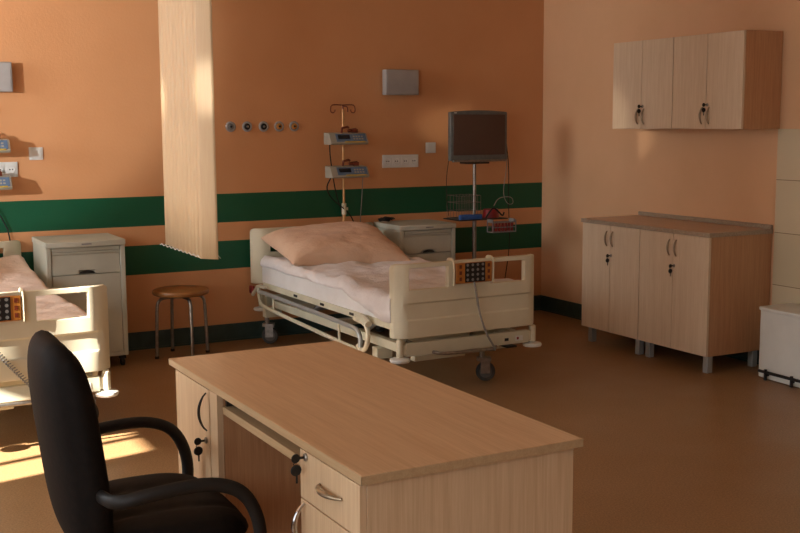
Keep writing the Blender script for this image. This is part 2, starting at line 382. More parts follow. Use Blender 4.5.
# ---------------------------------------------------------------- office chair
t = thing('office_chair', 'black leather swivel office chair with curved armrests at the desk', 'chair', (-4.43, -4.455, 0), math.radians(-1))
def cushion(cx, cy, cz, sx, sy, sz, rows=14, cols=14, fn=None, p=3.2):
    """rounded pad: superellipse plan, domed on both faces"""
    b_ = MB(); tp, bt = {}, {}
    for i in range(cols + 1):
        for j in range(rows + 1):
            u = 2 * i / cols - 1; v = 2 * j / rows - 1
            k = max(abs(u), abs(v)); r_ = (abs(u) ** p + abs(v) ** p) ** (1 / p) if k else 1
            s_ = k / r_ if r_ else 1
            x, y = u * s_, v * s_
            h = max(0, 1 - k ** 4) ** .5
            for dct, sg in ((tp, 1), (bt, -1)):
                if k >= .9999 and sg < 0: dct[i, j] = tp[i, j]; continue
                q = Vector((cx + x * sx / 2, cy + y * sy / 2, cz + sg * h * sz / 2))
                if fn: q = fn(q, x, y, sg)
                dct[i, j] = b_.bm.verts.new(q)
    for i in range(cols):
        for j in range(rows):
            b_.bm.faces.new((tp[i, j], tp[i + 1, j], tp[i + 1, j + 1], tp[i, j + 1]))
            b_.bm.faces.new((bt[i, j + 1], bt[i + 1, j + 1], bt[i + 1, j], bt[i, j]))
    return b_
def seatfn(q, x, y, sg):
    q.z += .018 * y * y + (-.03 * max(0, x) ** 3)
    if sg > 0: q.z -= .010 * math.exp(-((abs(y) - .38) / .05) ** 2) * (abs(x) < .9)
    return q
cushion(.055, 0, .452, .45, .52, .10, 22, 18, seatfn).build('seat', 'leather', t, subsurf=1)
def backfn(q, x, y, sg):    # built flat in (x: up, y: across, z: thickness) then stood up
    h = q.x; th_ = q.z
    X = -.152 - .066 * (h - .42) / .55 + th_ + .03 * y * y
    if sg > 0: X -= .006 * math.exp(-((abs(y) - .45) / .06) ** 2)
    return Vector((X, q.y * (1 - .06 * max(0, x) ** 3), h))
cushion(.69, 0, 0, .58, .45, .118, 22, 24, backfn, 4.2).build('backrest', 'leather', t, subsurf=1)
for sg in (1, -1):
    y = sg * .325
    MB().tube([(-.14, sg * .215, .60), (-.125, y - sg * .02, .605), (-.05, y, .622), (.06, y, .630), (.13, y, .622), (.185, y, .595), (.218, y, .54), (.232, y, .47), (.22, y - sg * .01, .405), (.15, sg * .26, .385)], .0135, 12, 2, 1.3).build('armrest', 'black', t)
b_ = MB().box(-.15, .15, -.1, .1, .355, .385).box(-.14, -.1, -.04, .04, .36, .375)
b_.build('tilt_bracket', 'dark_metal', t, .004)
MB().cyl((0, 0, .12), (0, 0, .355), .025).cyl((0, 0, .2), (0, 0, .3), .036).build('gas_column', 'black', t)
b_ = MB().cyl((0, 0, .085), (0, 0, .13), .05)
for k in range(5):
    a = k * 2 * PI / 5 + .3; c_, s_ = math.cos(a), math.sin(a)
    b_.tube([(c_ * .03, s_ * .03, .11), (c_ * .17, s_ * .17, .095), (c_ * .28, s_ * .28, .078)], [.028, .022, .016], 10)
b_.build('star_base', 'black', t)
for k in range(5):
    a = k * 2 * PI / 5 + .3; c_, s_ = math.cos(a) * .28, math.sin(a) * .28
    q = MB(); q.lathe((c_ - .024, s_, .028), [(.02, 0), (.028, .003), (.028, .017), (.02, .020)], 'x', 18).lathe((c_ + .004, s_, .028), [(.02, 0), (.028, .003), (.028, .017), (.02, .020)], 'x', 18).cyl((c_, s_, .028), (c_, s_, .078), .007, 10)
    q.build('castor', 'black', t)

# ---------------------------------------------------------------- hospital beds
def caster(parent, x, y, yaw=0, R=.057):
    f = MB(); c_, s_ = math.cos(yaw), math.sin(yaw)
    rot = Matrix.Translation((x, y, 0)) @ Matrix.Rotation(yaw, 4, 'Z')
    f.box(-.028, .028, -.05, .03, R + .065, R + .085, rot)
    for sx in (-.022, .022):
        f.box(sx - .003, sx + .003, -.045, .01, R - .01, R + .07, rot)
    f.cyl((x, y, R + .08), (x, y, R + .13), .016)
    fk = f.build('caster_fork', 'steel', parent, .002)
    wh = MB().lathe((0, 0, 0), [(R - .022, -.014), (R - .006, -.015), (R, -.009), (R, .009), (R - .006, .015), (R - .022, .014)], 'x', 28)
    wh.bm.transform(Matrix.Translation((x, y, 0)) @ Matrix.Rotation(yaw, 4, 'Z') @ Matrix.Translation((0, -.02, R)))
    w_ = wh.build('wheel', 'rubber', fk)
    hb = MB().lathe((0, 0, 0), [(.012, -.0175), (R - .02, -.016), (R - .02, .016), (.012, .0175)], 'x', 20)
    hb.bm.transform(Matrix.Translation((x, y, 0)) @ Matrix.Rotation(yaw, 4, 'Z') @ Matrix.Translation((0, -.02, R)))
    hb.build('hub', 'wheel', fk)
def board(parent, name, hw, y, z0, z1, zh0, zh1, face, holes, grooves, mat='cream'):
    """moulded end board with hand holes; face = -1 looks to -y"""
    xs = sorted(set([-hw, -hw + .006, -hw + .018, -hw + .04, -hw + .07] + [hw, hw - .006, hw - .018, hw - .04, hw - .07] + [v for h in holes for v in h] + [k * .08 for k in range(-4, 5)]))
    zs = sorted(set([z0, z0 + .006, zh0, zh1, z1 - .006, z1] + [g + d_ for g in grooves for d_ in (-.004, .004)]))
    def wrap(x):
        a = max(0, abs(x) - (hw - .085)) / .085; return .06 * a * a
    def front(x, z):
        st = 0
        if abs(x) < hw - .06 and z < zh0 - .02:
            st = .013 if z < grooves[-1] else .0
            if z < grooves[0]: st = .006
        return y + face * (.022 - wrap(x) - st)
    def back(x, z): return y - face * (.014 + wrap(x))
    def hole(i, j):
        xc, zc = (xs[i] + xs[i + 1]) / 2, (zs[j] + zs[j + 1]) / 2
        return zh0 < zc < zh1 and any(h[0] < xc < h[1] for h in holes)
    def xz(x, z):
        r_ = .03; dx = abs(x) - (hw - r_); 
        if dx > 0 and z > z1 - .02: z -= (r_ - math.sqrt(max(0, r_ * r_ - dx * dx))) * .8
        return x, z
    return MB().relief(xs, zs, front, back, hole, xz).build(name, mat, parent, .005, 3, 50)
def make_bed(cx, lab, foot_cast, lift=0):
    t = thing('hospital_bed', lab, 'bed', (cx, 0, 0), 0, 'hospital beds')
    hw = .466; yf = -2.10
    fb = board(t, 'footboard', hw, yf, .345, .752, .61, .728, -1, [(-.396, -.148), (.123, .360)], [.445, .535])
    board(t, 'headboard', .475, -.095, .40, .785, .62, .745, -1, [(-.36, -.10), (.10, .36)], [.46, .55])
    # deck the mattress lies on
    b_ = MB().box(-.43, .43, -2.04, -.16, .40, .415)
    b_.box(-.455, -.425, -2.04, -.20, .385, .425).box(.425, .455, -2.04, -.20, .385, .425)
    b_.build('deck', 'cream_metal', t, .003)
    # slots with the dark stops in the side beam
    for y in (-.75, -1.15, -1.55):
        MB().box(-.460, -.4555, y - .025, y + .025, .397, .411).build('side_stop', 'black', t); MB().box(.4555, .460, y - .025, y + .025, .397, .411).build('side_stop', 'black', t)
    # undercarriage
    b_ = MB().box(-.40, -.36, -1.98, -.22, .25, .30).box(.36, .40, -1.98, -.22, .25, .30)
    b_.box(-.36, .36, -.42, -.37, .25, .29).box(-.36, .36, -1.82, -1.77, .25, .29).box(-.36, .36, -1.1, -1.05, .25, .29)
    b_.build('underframe', 'cream_metal', t, .004)
    b_ = MB()
    for y in (-.7, -1.45):
        for x in (-.3, .3): b_.tube([(x, y, .29), (x, y - .22, .395)], .018, 10)
    b_.cyl((-.3, -.75, .31), (.3, -.75, .31), .015).cyl((0, -1.5, .3), (0, -.9, .35), .03)
    b_.build('lift_linkage', 'grey', t)
    # end rails with corner posts and round bumpers
    for y, nm in ((yf + .01, 'foot_rail'), (-.12, 'head_rail')):
        b_ = MB().box(-.405, .405, y - .015, y + .015, .245, .318)
        r_ = b_.build(nm, 'cream_metal', t, .004)
        for sx in (-1, 1):
            sy = y + (.0 if y < -1 else 0)
            MB().lathe((sx * .438, y, 0), [(.014, .245), (.020, .25), (.020, .335), (.012, .344)], 'z', 20).box(sx * .40, sx * .425, y - .012, y + .012, .255, .31).build('corner_post', 'cream', r_, .001)
            MB().lathe((sx * .438, y, 0), [(.03, .216), (.052, .219), (.056, .228), (.052, .237), (.02, .244)], 'z', 28).build('bumper_disc', 'white', r_)
        if y < -1:
            q = MB()
            q.box(.235, .262, y - .0165, y - .015, .268, .284)
            q.build('rail_badge', 'black', r_)
            MB().box(.31, .36, y - .0165, y - .015, .262, .292).build('rail_label', 'white', r_)
            MB().box(.318, .332, y - .0172, y - .0166, .270, .284).build('red_symbol', 'red', r_)
    # lowered side guards
    for sx in (-1, 1):
        x = sx * .492 if sx < 0 else .460
        g = MB().tube([(x, -.22, .365), (x, -.34, .368), (x, -1.62, .345), (x, -1.70, .335), (x, -1.735, .285), (x, -1.72, .235)], .0135, 12, 1).build('side_guard', 'grey_tube', t)
        MB().tube([(x, -.205, .41), (x - sx * .0, -.215, .34), (x, -.235, .285), (x, -.32, .27), (x, -1.56, .225), (x, -1.66, .225), (x, -1.72, .215)], .0125, 12, 1).build('lower_bar', 'cream_metal', g)
        for yy, za, zb in ((-.46, .366, .266), (-1.45, .348, .228)): MB().tube([(x, yy, za), (x, yy - .01, zb)], .0075, 8).build('upright', 'cream_metal', g)
        MB().tube([(x, -1.66, .40), (x, -1.80, .39), (x, -1.83, .33), (x, -1.80, .25), (x, -1.745, .225), (x, -1.70, .25)], .014, 12, 2).build('guard_end', 'cream', g)
        MB().tube([(x - sx * .05, -1.72, .40), (x, -1.70, .405), (x, -1.76, .42), (x, -1.83, .39)], .022, 10, 1).build('pivot_cover', 'cream_metal', g)
        if sx < 0: MB().tube([(x, -.10, .33), (x, -.14, .36), (x, -.2, .405), (x, -.34, .41)], .013, 10, 1).build('guard_handle', 'cream_metal', g)
        if sx < 0: MB().box(x - .01, x + .01, -.115, -.055, .335, .39).build('red_release', 'red', g, .006)
    # pedal bar at the foot
    MB().tube([(-.24, -1.8, .27), (-.25, -2.04, .262), (-.23, -2.13, .252), (-.16, -2.145, .246), (.10, -2.145, .242), (.17, -2.13, .242), (.19, -2.04, .25), (.19, -1.8, .27)], .0095, 10, 1).build('brake_bar', 'steel', t)
    MB().box(.22, .29, -2.15, -2.04, .237, .246).build('pedal', 'black', t, .003)
    MB().box(-.31, .02, -2.03, -1.98, .195, .225).build('step_tray', 'cream_metal', t, .003)
    for (x, y, yaw) in ((-.44, -.22, 1.0), (.42, -.22, .2), (-.42, -1.80, -.4), foot_cast):
        caster(t, x, y, yaw)
        sx = 1 if x > 0 else -1
        b_ = MB().box(min(x, sx * .36) - .02, max(x, sx * .36) + .02, y - .03, y + .03, .185, .25).build('caster_arm', 'cream_metal', t, .004)
    return t
bed_r = make_bed(-1.985, 'made hospital bed with cream footboard in the middle of the room', (.218, -1.90, 1.1))
bed_l = make_bed(-4.400, 'hospital bed cut by the left photo edge, sunlight striping its footboard', (.43, -1.72, .5))

# mattresses, sheets, pillows
def wr(p, s1, a1, s2=0, a2=0, seed=0):
    v = noise.noise(Vector(p) * s1 + Vector((seed, 0, 0))) * a1
    if s2: v += noise.noise(Vector(p) * s2 + Vector((0, seed, 3))) * a2
    return v
def mattress(cx, lab, topfn):
    b_ = MB(); nx, ny = 26, 56; top = {}; 
    xs = [-.452 + .904 * i / nx for i in range(nx + 1)]; ysv = [-.17 - 1.87 * j / ny for j in range(ny + 1)]
    T, B = {}, {}
    for i, x in enumerate(xs):
        for j, y in enumerate(ysv):
            ex = max(0, (abs(x) - .41) / .03); ey = max(0, max((y + .2) / .03, (-2.01 - y) / .03))
            T[i, j] = b_.bm.verts.new((cx + x, y, topfn(x, y) - .02 * min(1, max(ex, ey)) ** 2)); B[i, j] = b_.bm.verts.new((cx + x, y, .418))
    for i in range(nx):
        for j in range(ny):
            b_.bm.faces.new((T[i, j], T[i + 1, j], T[i + 1, j + 1], T[i, j + 1])); b_.bm.faces.new((B[i, j + 1], B[i + 1, j + 1], B[i + 1, j], B[i, j]))
    for i in range(nx):
        for j in (0, ny): b_.bm.faces.new((T[i, j], T[i + 1, j], B[i + 1, j], B[i, j]))
    for j in range(ny):
        for i in (0, nx): b_.bm.faces.new((T[i, j], T[i, j + 1], B[i, j + 1], B[i, j]))
    o = b_.build('mattress', 'mattress', None, .012, 3, 60); tag(o, lab, 'mattress'); return o
top_r = lambda x, y: .573 - .018 * min(1, max(0, (-y - .2) / 1.6))
mattress(-1.985, 'white covered mattress on the bed in the middle', top_r)
top_l = lambda x, y: .545 + .12 * max(0, min(1, (y + 1.0) / .85))
mattress(-4.400, 'white covered mattress with raised head end on the left bed', top_l)
def drape(name, lab, cat, cx, x0, x1, y0, y1, topf, amp, seed, mat, side=.07, th=.004, nx=80, ny=110, edge=.462, hang=lambda v: 1.0):
    """cloth lying on the mattress and hanging over its long sides"""
    b_ = MB(); g = {}
    for i in range(nx + 1):
        for j in range(ny + 1):
            u = x0 + (x1 - x0) * i / nx; v = y0 + (y1 - y0) * j / ny
            hem = wr((u * 0, v, 0), 3, .02, 9, .01, seed)
            f_ = 1.0
            if abs(u) <= edge - .02: X = u; Z = topf(u, v) + amp * (.5 + wr((u, v, 0), 3.2, .8, 8, .5, seed) + .35 * abs(wr((u * 2, v * 3 + u, 0), 2.5, 1.2, 0, 0, seed + 5))); 
            else:
                s_ = abs(u) - (edge - .02); sg = 1 if u > 0 else -1
                Z = topf(sg * (edge - .02), v) + amp * (.4 + wr((u, v, 0), 3.2, .8, 8, .4, seed)) * max(0, 1 - s_ * 12)
                a = min(s_ / .03, 1) * PI / 2
                X = sg * (edge - .02 + .025 * math.sin(a) + .006 * wr((0, v, s_), 9, 1, 0, 0, seed)); Z -= .025 * (1 - math.cos(a)) + max(0, s_ - .03) * (1 + hem * 4) * hang(v)
            g[i, j] = b_.bm.verts.new((cx + X, v + wr((u, 0, 0), 5, .012, 0, 0, seed) * (j in (0, ny)), Z))
    for i in range(nx):
        for j in range(ny): b_.bm.faces.new((g[i, j], g[i + 1, j], g[i + 1, j + 1], g[i, j + 1]))
    o = b_.build(name, mat, None, 0, 2, 80)
    sm = o.modifiers.new('thickness', 'SOLIDIFY'); sm.thickness = th; sm.offset = 1
    return tag(o, lab, cat)
drape('bed_sheet', 'crumpled white sheet spread over the bed in the middle', 'sheet', -1.985, -.495, .495, -2.04, -.19, lambda x, y: top_r(x, y) + .003, .036, 2.3, 'sheet', hang=lambda v: .6 + 4.2 * max(0, min(1, (-1.45 - v) / .5)))
drape('blanket', 'pale rumpled blanket sloping over the raised head of the left bed', 'blanket', -4.400, -.48, .48, -1.95, -.19, lambda x, y: top_l(x, y) + .004, .03, 7.7, 'blanket')

def pillow(lab, loc, rot, W, D, T, seed):
    b_ = MB(); n_ = 34; P = {}
    for sg in (1, -1):
        for i in range(n_ + 1):
            for j in range(n_ + 1):
                u = 2 * i / n_ - 1; v = 2 * j / n_ - 1
                if sg < 0 and max(abs(u), abs(v)) >= .999: P[sg, i, j] = P[1, i, j]; continue
                pin = 1 - .07 * (1 - v * v) * abs(u) ** 3; pin2 = 1 - .10 * (1 - u * u) * abs(v) ** 3
                h = ((1 - u ** 4) * (1 - v ** 4)); h = max(0, h) ** .55
                z = sg * h * T / 2 * (1.0 if sg > 0 else .55)
                q = (u, v, sg)
                z += h * wr((u * 1.2, v * 2.2, sg), 1.6, .018, 5, .008, seed) * sg
                P[sg, i, j] = b_.bm.verts.new((u * pin * W / 2, v * pin2 * D / 2, z + .015 * u * v))
    for i in range(n_):
        for j in range(n_):
            b_.bm.faces.new([P[1, a, c] for a, c in ((i, j), (i + 1, j), (i + 1, j + 1), (i, j + 1))])
            b_.bm.faces.new([P[-1, a, c] for a, c in ((i, j + 1), (i + 1, j + 1), (i + 1, j), (i, j))])
    o = b_.build('pillow', 'pillow', None, 0, 2, 80, 1); o.location = loc; o.rotation_euler = rot
    return tag(o, lab, 'pillow', 'pillows on the beds')
pillow('big pale peach pillow at the head of the bed in the middle', (-2.035, -.50, .668), (math.radians(12), 0, math.radians(-4)), .86, .68, .24, 3)
pillow('peach pillow on the raised head of the left bed, at the photo edge', (-4.55, -.40, .765), (math.radians(14), 0, 0), .56, .42, .15, 8)

# ---------------------------------------------------------------- hand controls hung on the footboards
def hand_control(cx, lab, coil):
    y = -2.127
    t = thing('hand_control', lab, 'bed control', (cx, y, .62), 0, 'bed hand controls')
    MB().box(-.118, .118, -.022, 0, .006, .120).build('housing', 'amber', t, .006)
    MB().box(-.062, .070, -.0245, -.0222, .012, .118).build('keypad', 'black', t, .001)
    b_ = MB()
    for i in range(4):
        for j in range(4):
            b_.lathe((-.046 + i * .033, -.0246, .026 + j * .027), [(.008, 0), (.008, -.0015)], 'y', 12)
    b_.build('button', 'grey', t)
    b_ = MB()
    for j in range(3): b_.box(-.098, -.082, -.0235, -.0222, .022 + j * .034, .042 + j * .034).box(.086, .102, -.0235, -.0222, .022 + j * .034, .042 + j * .034)
    b_.build('symbol', 'redbrown', t)
    for x in (-.128, .128):
        MB().tube([(x, -.012, .0), (x, -.014, .06), (x, -.012, .128), (x, .004, .140), (x, .04, .140), (x, .054, .132), (x, .056, .105)], .0085, 10, 1, .7).build('hook', 'cream', t)
    if coil:
        pts = []; n_ = 260
        for k in range(n_ + 1):
            s_ = k / n_; a = s_ * 2 * PI * 30
            bx, bz = -.09 + .26 * s_, .0 - .33 * s_ ** .9
            pts.append((bx + .009 * math.cos(a), -.03 + .009 * math.sin(a), bz + .004 * math.cos(a)))
        MB().tube(pts, .0032, 6).build('coiled_cable', 'cable', t)
    else:
        MB().tube([(.0, -.02, .01), (.003, -.032, -.03), (.012, -.036, -.10), (.035, -.038, -.2), (.075, -.036, -.29), (.125, -.03, -.36), (.145, -.02, -.39), (.13, .01, -.375)], .006, 10, 2).build('cable', 'cable', t)
    return t
hand_control(-1.983, 'black keypad bed control with amber edges on the middle bed footboard', False)
hand_control(-4.465, 'sunlit black keypad bed control with coiled cable on the left bed', True)

# ---------------------------------------------------------------- bedside lockers
def locker(x0, lab, z1, W=.455, D=.44):
    t = thing('bedside_locker', lab, 'bedside cabinet', (x0, -.03, 0), 0, 'bedside lockers')
    b_ = MB().box(0, W, -D + .02, 0, .07, z1 - .035)
    b_.box(0, .03, -D, -D + .02, .07, z1 - .035).box(W - .03, W, -D, -D + .02, .07, z1 - .035).box(.03, W - .03, -D, -D + .02, .07, .095)
    b_.build('body', 'locker', t, .004)
    n_ = 12; b_ = MB()
    pts = [(-.004, .002), (-.004, -D + .0)] + [(-.004 + (W + .008) * k / n_, -D - .004 - .018 * (1 - (2 * k / n_ - 1) ** 2)) for k in range(n_ + 1)] + [(W + .004, -D), (W + .004, .002)]
    lo = [b_.bm.verts.new((x, y, z1 - .035)) for x, y in pts]; hi = [b_.bm.verts.new((x, y, z1)) for x, y in pts]; q = len(pts)
    for k in range(q): b_.bm.faces.new((lo[k], lo[(k + 1) % q], hi[(k + 1) % q], hi[k]))
    b_.bm.faces.new(lo[::-1]); b_.bm.faces.new(hi)
    b_.build('top', 'locker', t, .006)
    MB().box(W * .5 - .03, W * .5 + .03, -D - .0235, -D - .0215, z1 - .022, z1 - .013).build('badge', 'grey', t)
    def front(name, za, zb, recess):
        xs = [.034 + (W - .068) * k / 24 for k in range(25)]; c_ = W / 2
        zs = sorted([za, za + .008, za + .016, za + .024, zb - .028, zb - .018, zb - .008, zb])
        def yf(x, z):
            u = (x - c_) / (W / 2 - .034); v = -D + .002 - .006 * (1 - u * u)
            if recess and za + .004 < z < za + .022 and abs(x - c_) < .05 * math.sqrt(max(0, 1 - ((z - za) / .034) ** 2)): v += .016
            if recess and zb - .029 < z < zb - .01: v += .008
            return v
        return MB().relief(xs, zs, yf, lambda x, z: -D + .0195).build(name, 'locker', t, 0, 2, 30)
    d = front('drawer', z1 - .20, z1 - .065, True)
    # dark finger pull: half-moon plate at the drawer's lower edge
    b_ = MB(); v = [b_.bm.verts.new((W / 2 + .048 * math.cos(a), -D - .0065, z1 - .199 + .02 * math.sin(a))) for a in [PI * k / 16 for k in range(17)]]
    f_ = b_.bm.faces.new(v); r_ = bmesh.ops.extrude_face_region(b_.bm, geom=[f_]); bmesh.ops.translate(b_.bm, verts=[e_ for e_ in r_['geom'] if isinstance(e_, bmesh.types.BMVert)], vec=(0, .004, 0))
    b_.build('finger_pull', 'dark_metal', d)
    MB().box(.036, W - .036, -D + .001, -D + .012, z1 - .062, z1 - .038).build('pull_out_shelf', 'locker', t, .003)
    front('door', .10, z1 - .206, False)
    for x in (.05, W - .03):
        for y in (-.05, -D + .04):
            q = MB().lathe((x - .014, y, .024), [(.017, 0), (.024, .004), (.024, .022), (.017, .026)], 'x', 20).cyl((x, y, .03), (x, y, .07), .009, 10).box(x - .018, x + .018, y - .02, y + .02, .045, .07)
            q.build('castor', 'black', t)
    return t
locker(-3.93, 'grey-cream bedside locker behind the left bed, next to the stool', .800, .475)
locker(-1.512, 'grey-cream bedside locker right of the pillow, under the monitor stand', .784, .452, .41)
# cable lump on the right locker
pts = []
for k in range(90):
    a = k * .42; r_ = .028 + .012 * math.sin(k * .37)
    pts.append((-1.455 + r_ * 1.6 * math.cos(a) , -.12 + r_ * math.sin(a), .790 + .008 * (1 + math.sin(k * .9)) + k * .0002))
tag(MB().tube(pts, .0042, 6, 1).build('coiled_lead', 'black'), 'tangle of black cable lying on the bedside locker right of the pillow', 'cable')

# ---------------------------------------------------------------- stool
t = thing('stool', 'round stool with a tan seat and four chrome legs by the back wall', 'stool', (-3.07, -.335, 0))
MB().lathe((0, 0, 0), [(.02, .405), (.165, .405), (.179, .412), (.183, .426), (.178, .438), (.155, .444), (.04, .447)], 'z', 40).build('seat', 'seatwood', t)
MB().lathe((0, 0, 0), [(.11, .398), (.128, .398), (.128, .4045), (.11, .4045)], 'z', 32).build('seat_ring', 'steel', t)
for k in range(4):
    a = math.radians(5 + 90 * k); c_, s_ = math.cos(a), math.sin(a)
    lg = MB().tube([(c_ * .05, s_ * .05, .392), (c_ * .13, s_ * .13, .391), (c_ * .160, s_ * .160, .365), (c_ * .166, s_ * .166, .30), (c_ * .175, s_ * .175, .012)], .0105, 12, 2).build('leg', 'steel', t)
    MB().cyl((c_ * .175, s_ * .175, 0), (c_ * .175, s_ * .175, .016), .0135, 14).build('rubber_foot', 'black', lg)

# ---------------------------------------------------------------- slatted curtain hanging from a ceiling track
t = thing('slatted_curtain', 'pale peach vertical slat curtain gathered beside the stool, hanging from the ceiling', 'curtain', (-3.482, -2.1, H))
MB().box(-.02, .02, -2.2, 2.02, -.035, 0).build('track', 'white', t, .003)
NS = 11
for k in range(NS):
    s_ = k / (NS - 1)
    y = .0 + .70 * s_; x = .075 + .03 * s_; zb = .845 - H
    ang = math.radians(-50 + 2 * math.sin(k * 1.9))
    hw_ = .052
    b_ = MB(); rows = []
    for z in [-.045 - (-.045 - zb) * q / 8 for q in range(9)]:
        row = []
        for q in range(7):
            u = (q / 3 - 1); cu = .001 * (1 - u * u)
            px, py = u * hw_, -cu
            row.append((x - .04 + px * math.cos(ang) - py * math.sin(ang), y + px * math.sin(ang) + py * math.cos(ang), z))
        rows.append([b_.bm.verts.new(p_) for p_ in row])
    for A, B in zip(rows, rows[1:]):
        for q in range(6): b_.bm.faces.new((A[q], A[q + 1], B[q + 1], B[q]))
    o = b_.build('slat', 'slat', t); sm = o.modifiers.new('thickness', 'SOLIDIFY'); sm.thickness = .0012
    MB().box(x - .04 - .004, x - .04 + .004, y - .004, y + .004, -.046, -.034).build('carrier', 'white', t)
b_ = MB()
for sx in (-1, 1):
    b_.tube([(.040 + sx * .042, -.03 * sx + .035 * k, .845 - H + (.014 if k % 2 else .004)) for k in range(21)], .0022, 6)
b_.build('bead_chain', 'white', t)

# ---------------------------------------------------------------- infusion poles and pumps
def pump(x, y, z, lab):
    t = thing('infusion_pump', lab, 'infusion pump', (x, y, z), 0, 'infusion pumps')
    b_ = MB(); W = .146
    pr_ = [(.03, 0), (-.085, 0), (-.10, .012), (-.060, .078), (.03, .085)]
    L0 = [b_.bm.verts.new((-W, a, c)) for a, c in pr_]; R0 = [b_.bm.verts.new((W, a, c)) for a, c in pr_]
    for k in range(5): b_.bm.faces.new((L0[k], L0[(k + 1) % 5], R0[(k + 1) % 5], R0[k]))
    b_.bm.faces.new(L0[::-1]); b_.bm.faces.new(R0); b_.build('housing', 'pumpwhite', t, .004)
    rot = Matrix.Translation((0, -.0815, .045)) @ Matrix.Rotation(-math.atan2(.040, .066), 4, 'X')
    MB().box(-.100, .132, -.004, .0, -.028, .034, rot).build('control_panel', 'pumpblue', t, .001)
    MB().box(-.086, .006, -.0055, -.0042, -.008, .024, rot).build('display', 'display', t, .001)
    b_ = MB()
    for i in range(4):
        for j in range(2): b_.box(.03 + i * .021, .044 + i * .021, -.006, -.0042, -.014 + j * .02, -.003 + j * .02, rot)
    b_.build('button', 'pumpwhite', t, .001)
    MB().box(-.04, .118, -.0042, -.0022, -.036, -.026, rot).build('yellow_strip', 'label', t)
    MB().tube([(-.02, 0, .080), (-.02, -.01, .115), (.02, -.015, .125), (.03, -.01, .118)], .009, 8).tube([(.03, .0, .095), (.095, 0, .105)], .012, 8).box(.06, .1, -.02, .01, .082, .108).build('clamp', 'redbrown', t, .002)
    return t
def iv_pole(x, y, zb, lab):
    t = thing('infusion_pole', lab, 'infusion pole', (x, y, zb), 0, 'infusion poles')
    MB().cyl((0, 0, 0), (0, 0, .60), .012).cyl((0, 0, .60), (0, 0, 1.60 - zb), .0085).build('pole', 'pole', t)
    MB().cyl((0, 0, .52), (0, 0, .60), .017).box(.012, .03, -.006, .006, .55, .57).build('height_collar', 'cream', t)
    T_ = 1.60 - zb; b_ = MB()
    for sx in (-1, 1):
        b_.tube([(0, 0, T_ + .03), (sx * .06, 0, T_ + .033), (sx * .092, 0, T_ + .028), (sx * .098, 0, T_ - .012), (sx * .085, 0, T_ - .026), (sx * .066, 0, T_ - .022), (sx * .060, 0, T_ - .002)], .0042, 8, 1)
    b_.cyl((0, 0, T_ - .01), (0, 0, T_ + .034), .005).tube([(0, 0, T_ + .02), (0, -.04, T_ + .02), (0, -.075, T_ + .015), (0, -.08, T_ - .02)], .0042, 8, 1)
    b_.build('bag_hook', 'redbrown', t); return t
iv_pole(-1.765, -.055, .33, 'tall thin infusion pole with hooks behind the pillow of the middle bed')
iv_pole(-4.235, -.055, .33, 'infusion pole behind the left bed, just at the photo edge')
pump(-1.778, -.10, 1.352, 'white and blue infusion pump on the pole, upper of the pair by the gas outlets')
pump(-1.772, -.10, 1.118, 'white and blue infusion pump on the pole, lower of the pair behind the pillow')
pump(-4.205, -.10, 1.335, 'blue-screened pump at the left photo edge, upper one below the wall lamp')
pump(-4.205, -.10, 1.11, 'blue-screened pump at the left photo edge, lower one just above the green band')
tag(MB().tube([(-1.905, -.13, 1.352), (-1.895, -.11, 1.28), (-1.86, -.08, 1.12), (-1.82, -.05, .98), (-1.77, -.04, .86), (-1.76, -.04, .7)], .0045, 8, 2).build('pump_lead', 'black'), 'black lead running down from the upper pump by the middle bed', 'cable', 'pump leads')
tag(MB().tube([(-1.90, -.13, 1.118), (-1.935, -.12, 1.05), (-1.88, -.09, .97), (-1.78, -.07, .90), (-1.69, -.05, .82), (-1.62, -.035, .6)], .0045, 8, 2).build('pump_lead', 'black'), 'black lead running down from the lower pump by the middle bed', 'cable', 'pump leads')
tag(MB().tube([(-1.60, -.03, 1.12), (-1.605, -.02, .95), (-1.62, -.02, .8), (-1.62, -.02, .5)], .0035, 8, 1).build('white_lead', 'cable'), 'thin white cable hanging on the wall right of the infusion pole', 'cable')
tag(MB().tube([(-4.21, -.03, 1.11), (-4.12, -.03, .95), (-4.06, -.02, .82), (-4.05, -.02, .5)], .0045, 8, 1).build('pump_lead', 'black'), 'black lead hanging by the wall at the left photo edge', 'cable', 'pump leads')

# ---------------------------------------------------------------- monitor on its stand
SX, SY = -.865, -.38
t = thing('monitor_stand', 'steel pole stand with a small shelf between bedside locker and corner', 'stand', (SX, SY, 0))
MB().cyl((0, 0, .05), (0, 0, .8), .0155).cyl((0, 0, .8), (0, 0, 1.215), .0125).build('pole', 'steel', t)
b_ = MB().cyl((0, 0, .035), (0, 0, .08), .035)
for k in range(5):
    a = k * 2 * PI / 5; b_.tube([(.03 * math.cos(a), .03 * math.sin(a), .06), (.22 * math.cos(a), .22 * math.sin(a), .048)], [.018, .012], 10)
b_.build('base', 'dark_metal', t)
for k in range(5):
    a = k * 2 * PI / 5; c_, s_ = .22 * math.cos(a), .22 * math.sin(a)
    MB().lathe((c_ - .01, s_, .022), [(.016, 0), (.022, .003), (.022, .017), (.016, .02)], 'x', 16).build('castor', 'black', t)
MB().box(-.195, .215, -.12, .12, .800, .808).build('shelf', 'dark_metal', t, .003)
MB().box(-.09, .09, -.06, .06, 1.205, 1.217).build('top_plate', 'dark_metal', t, .002)

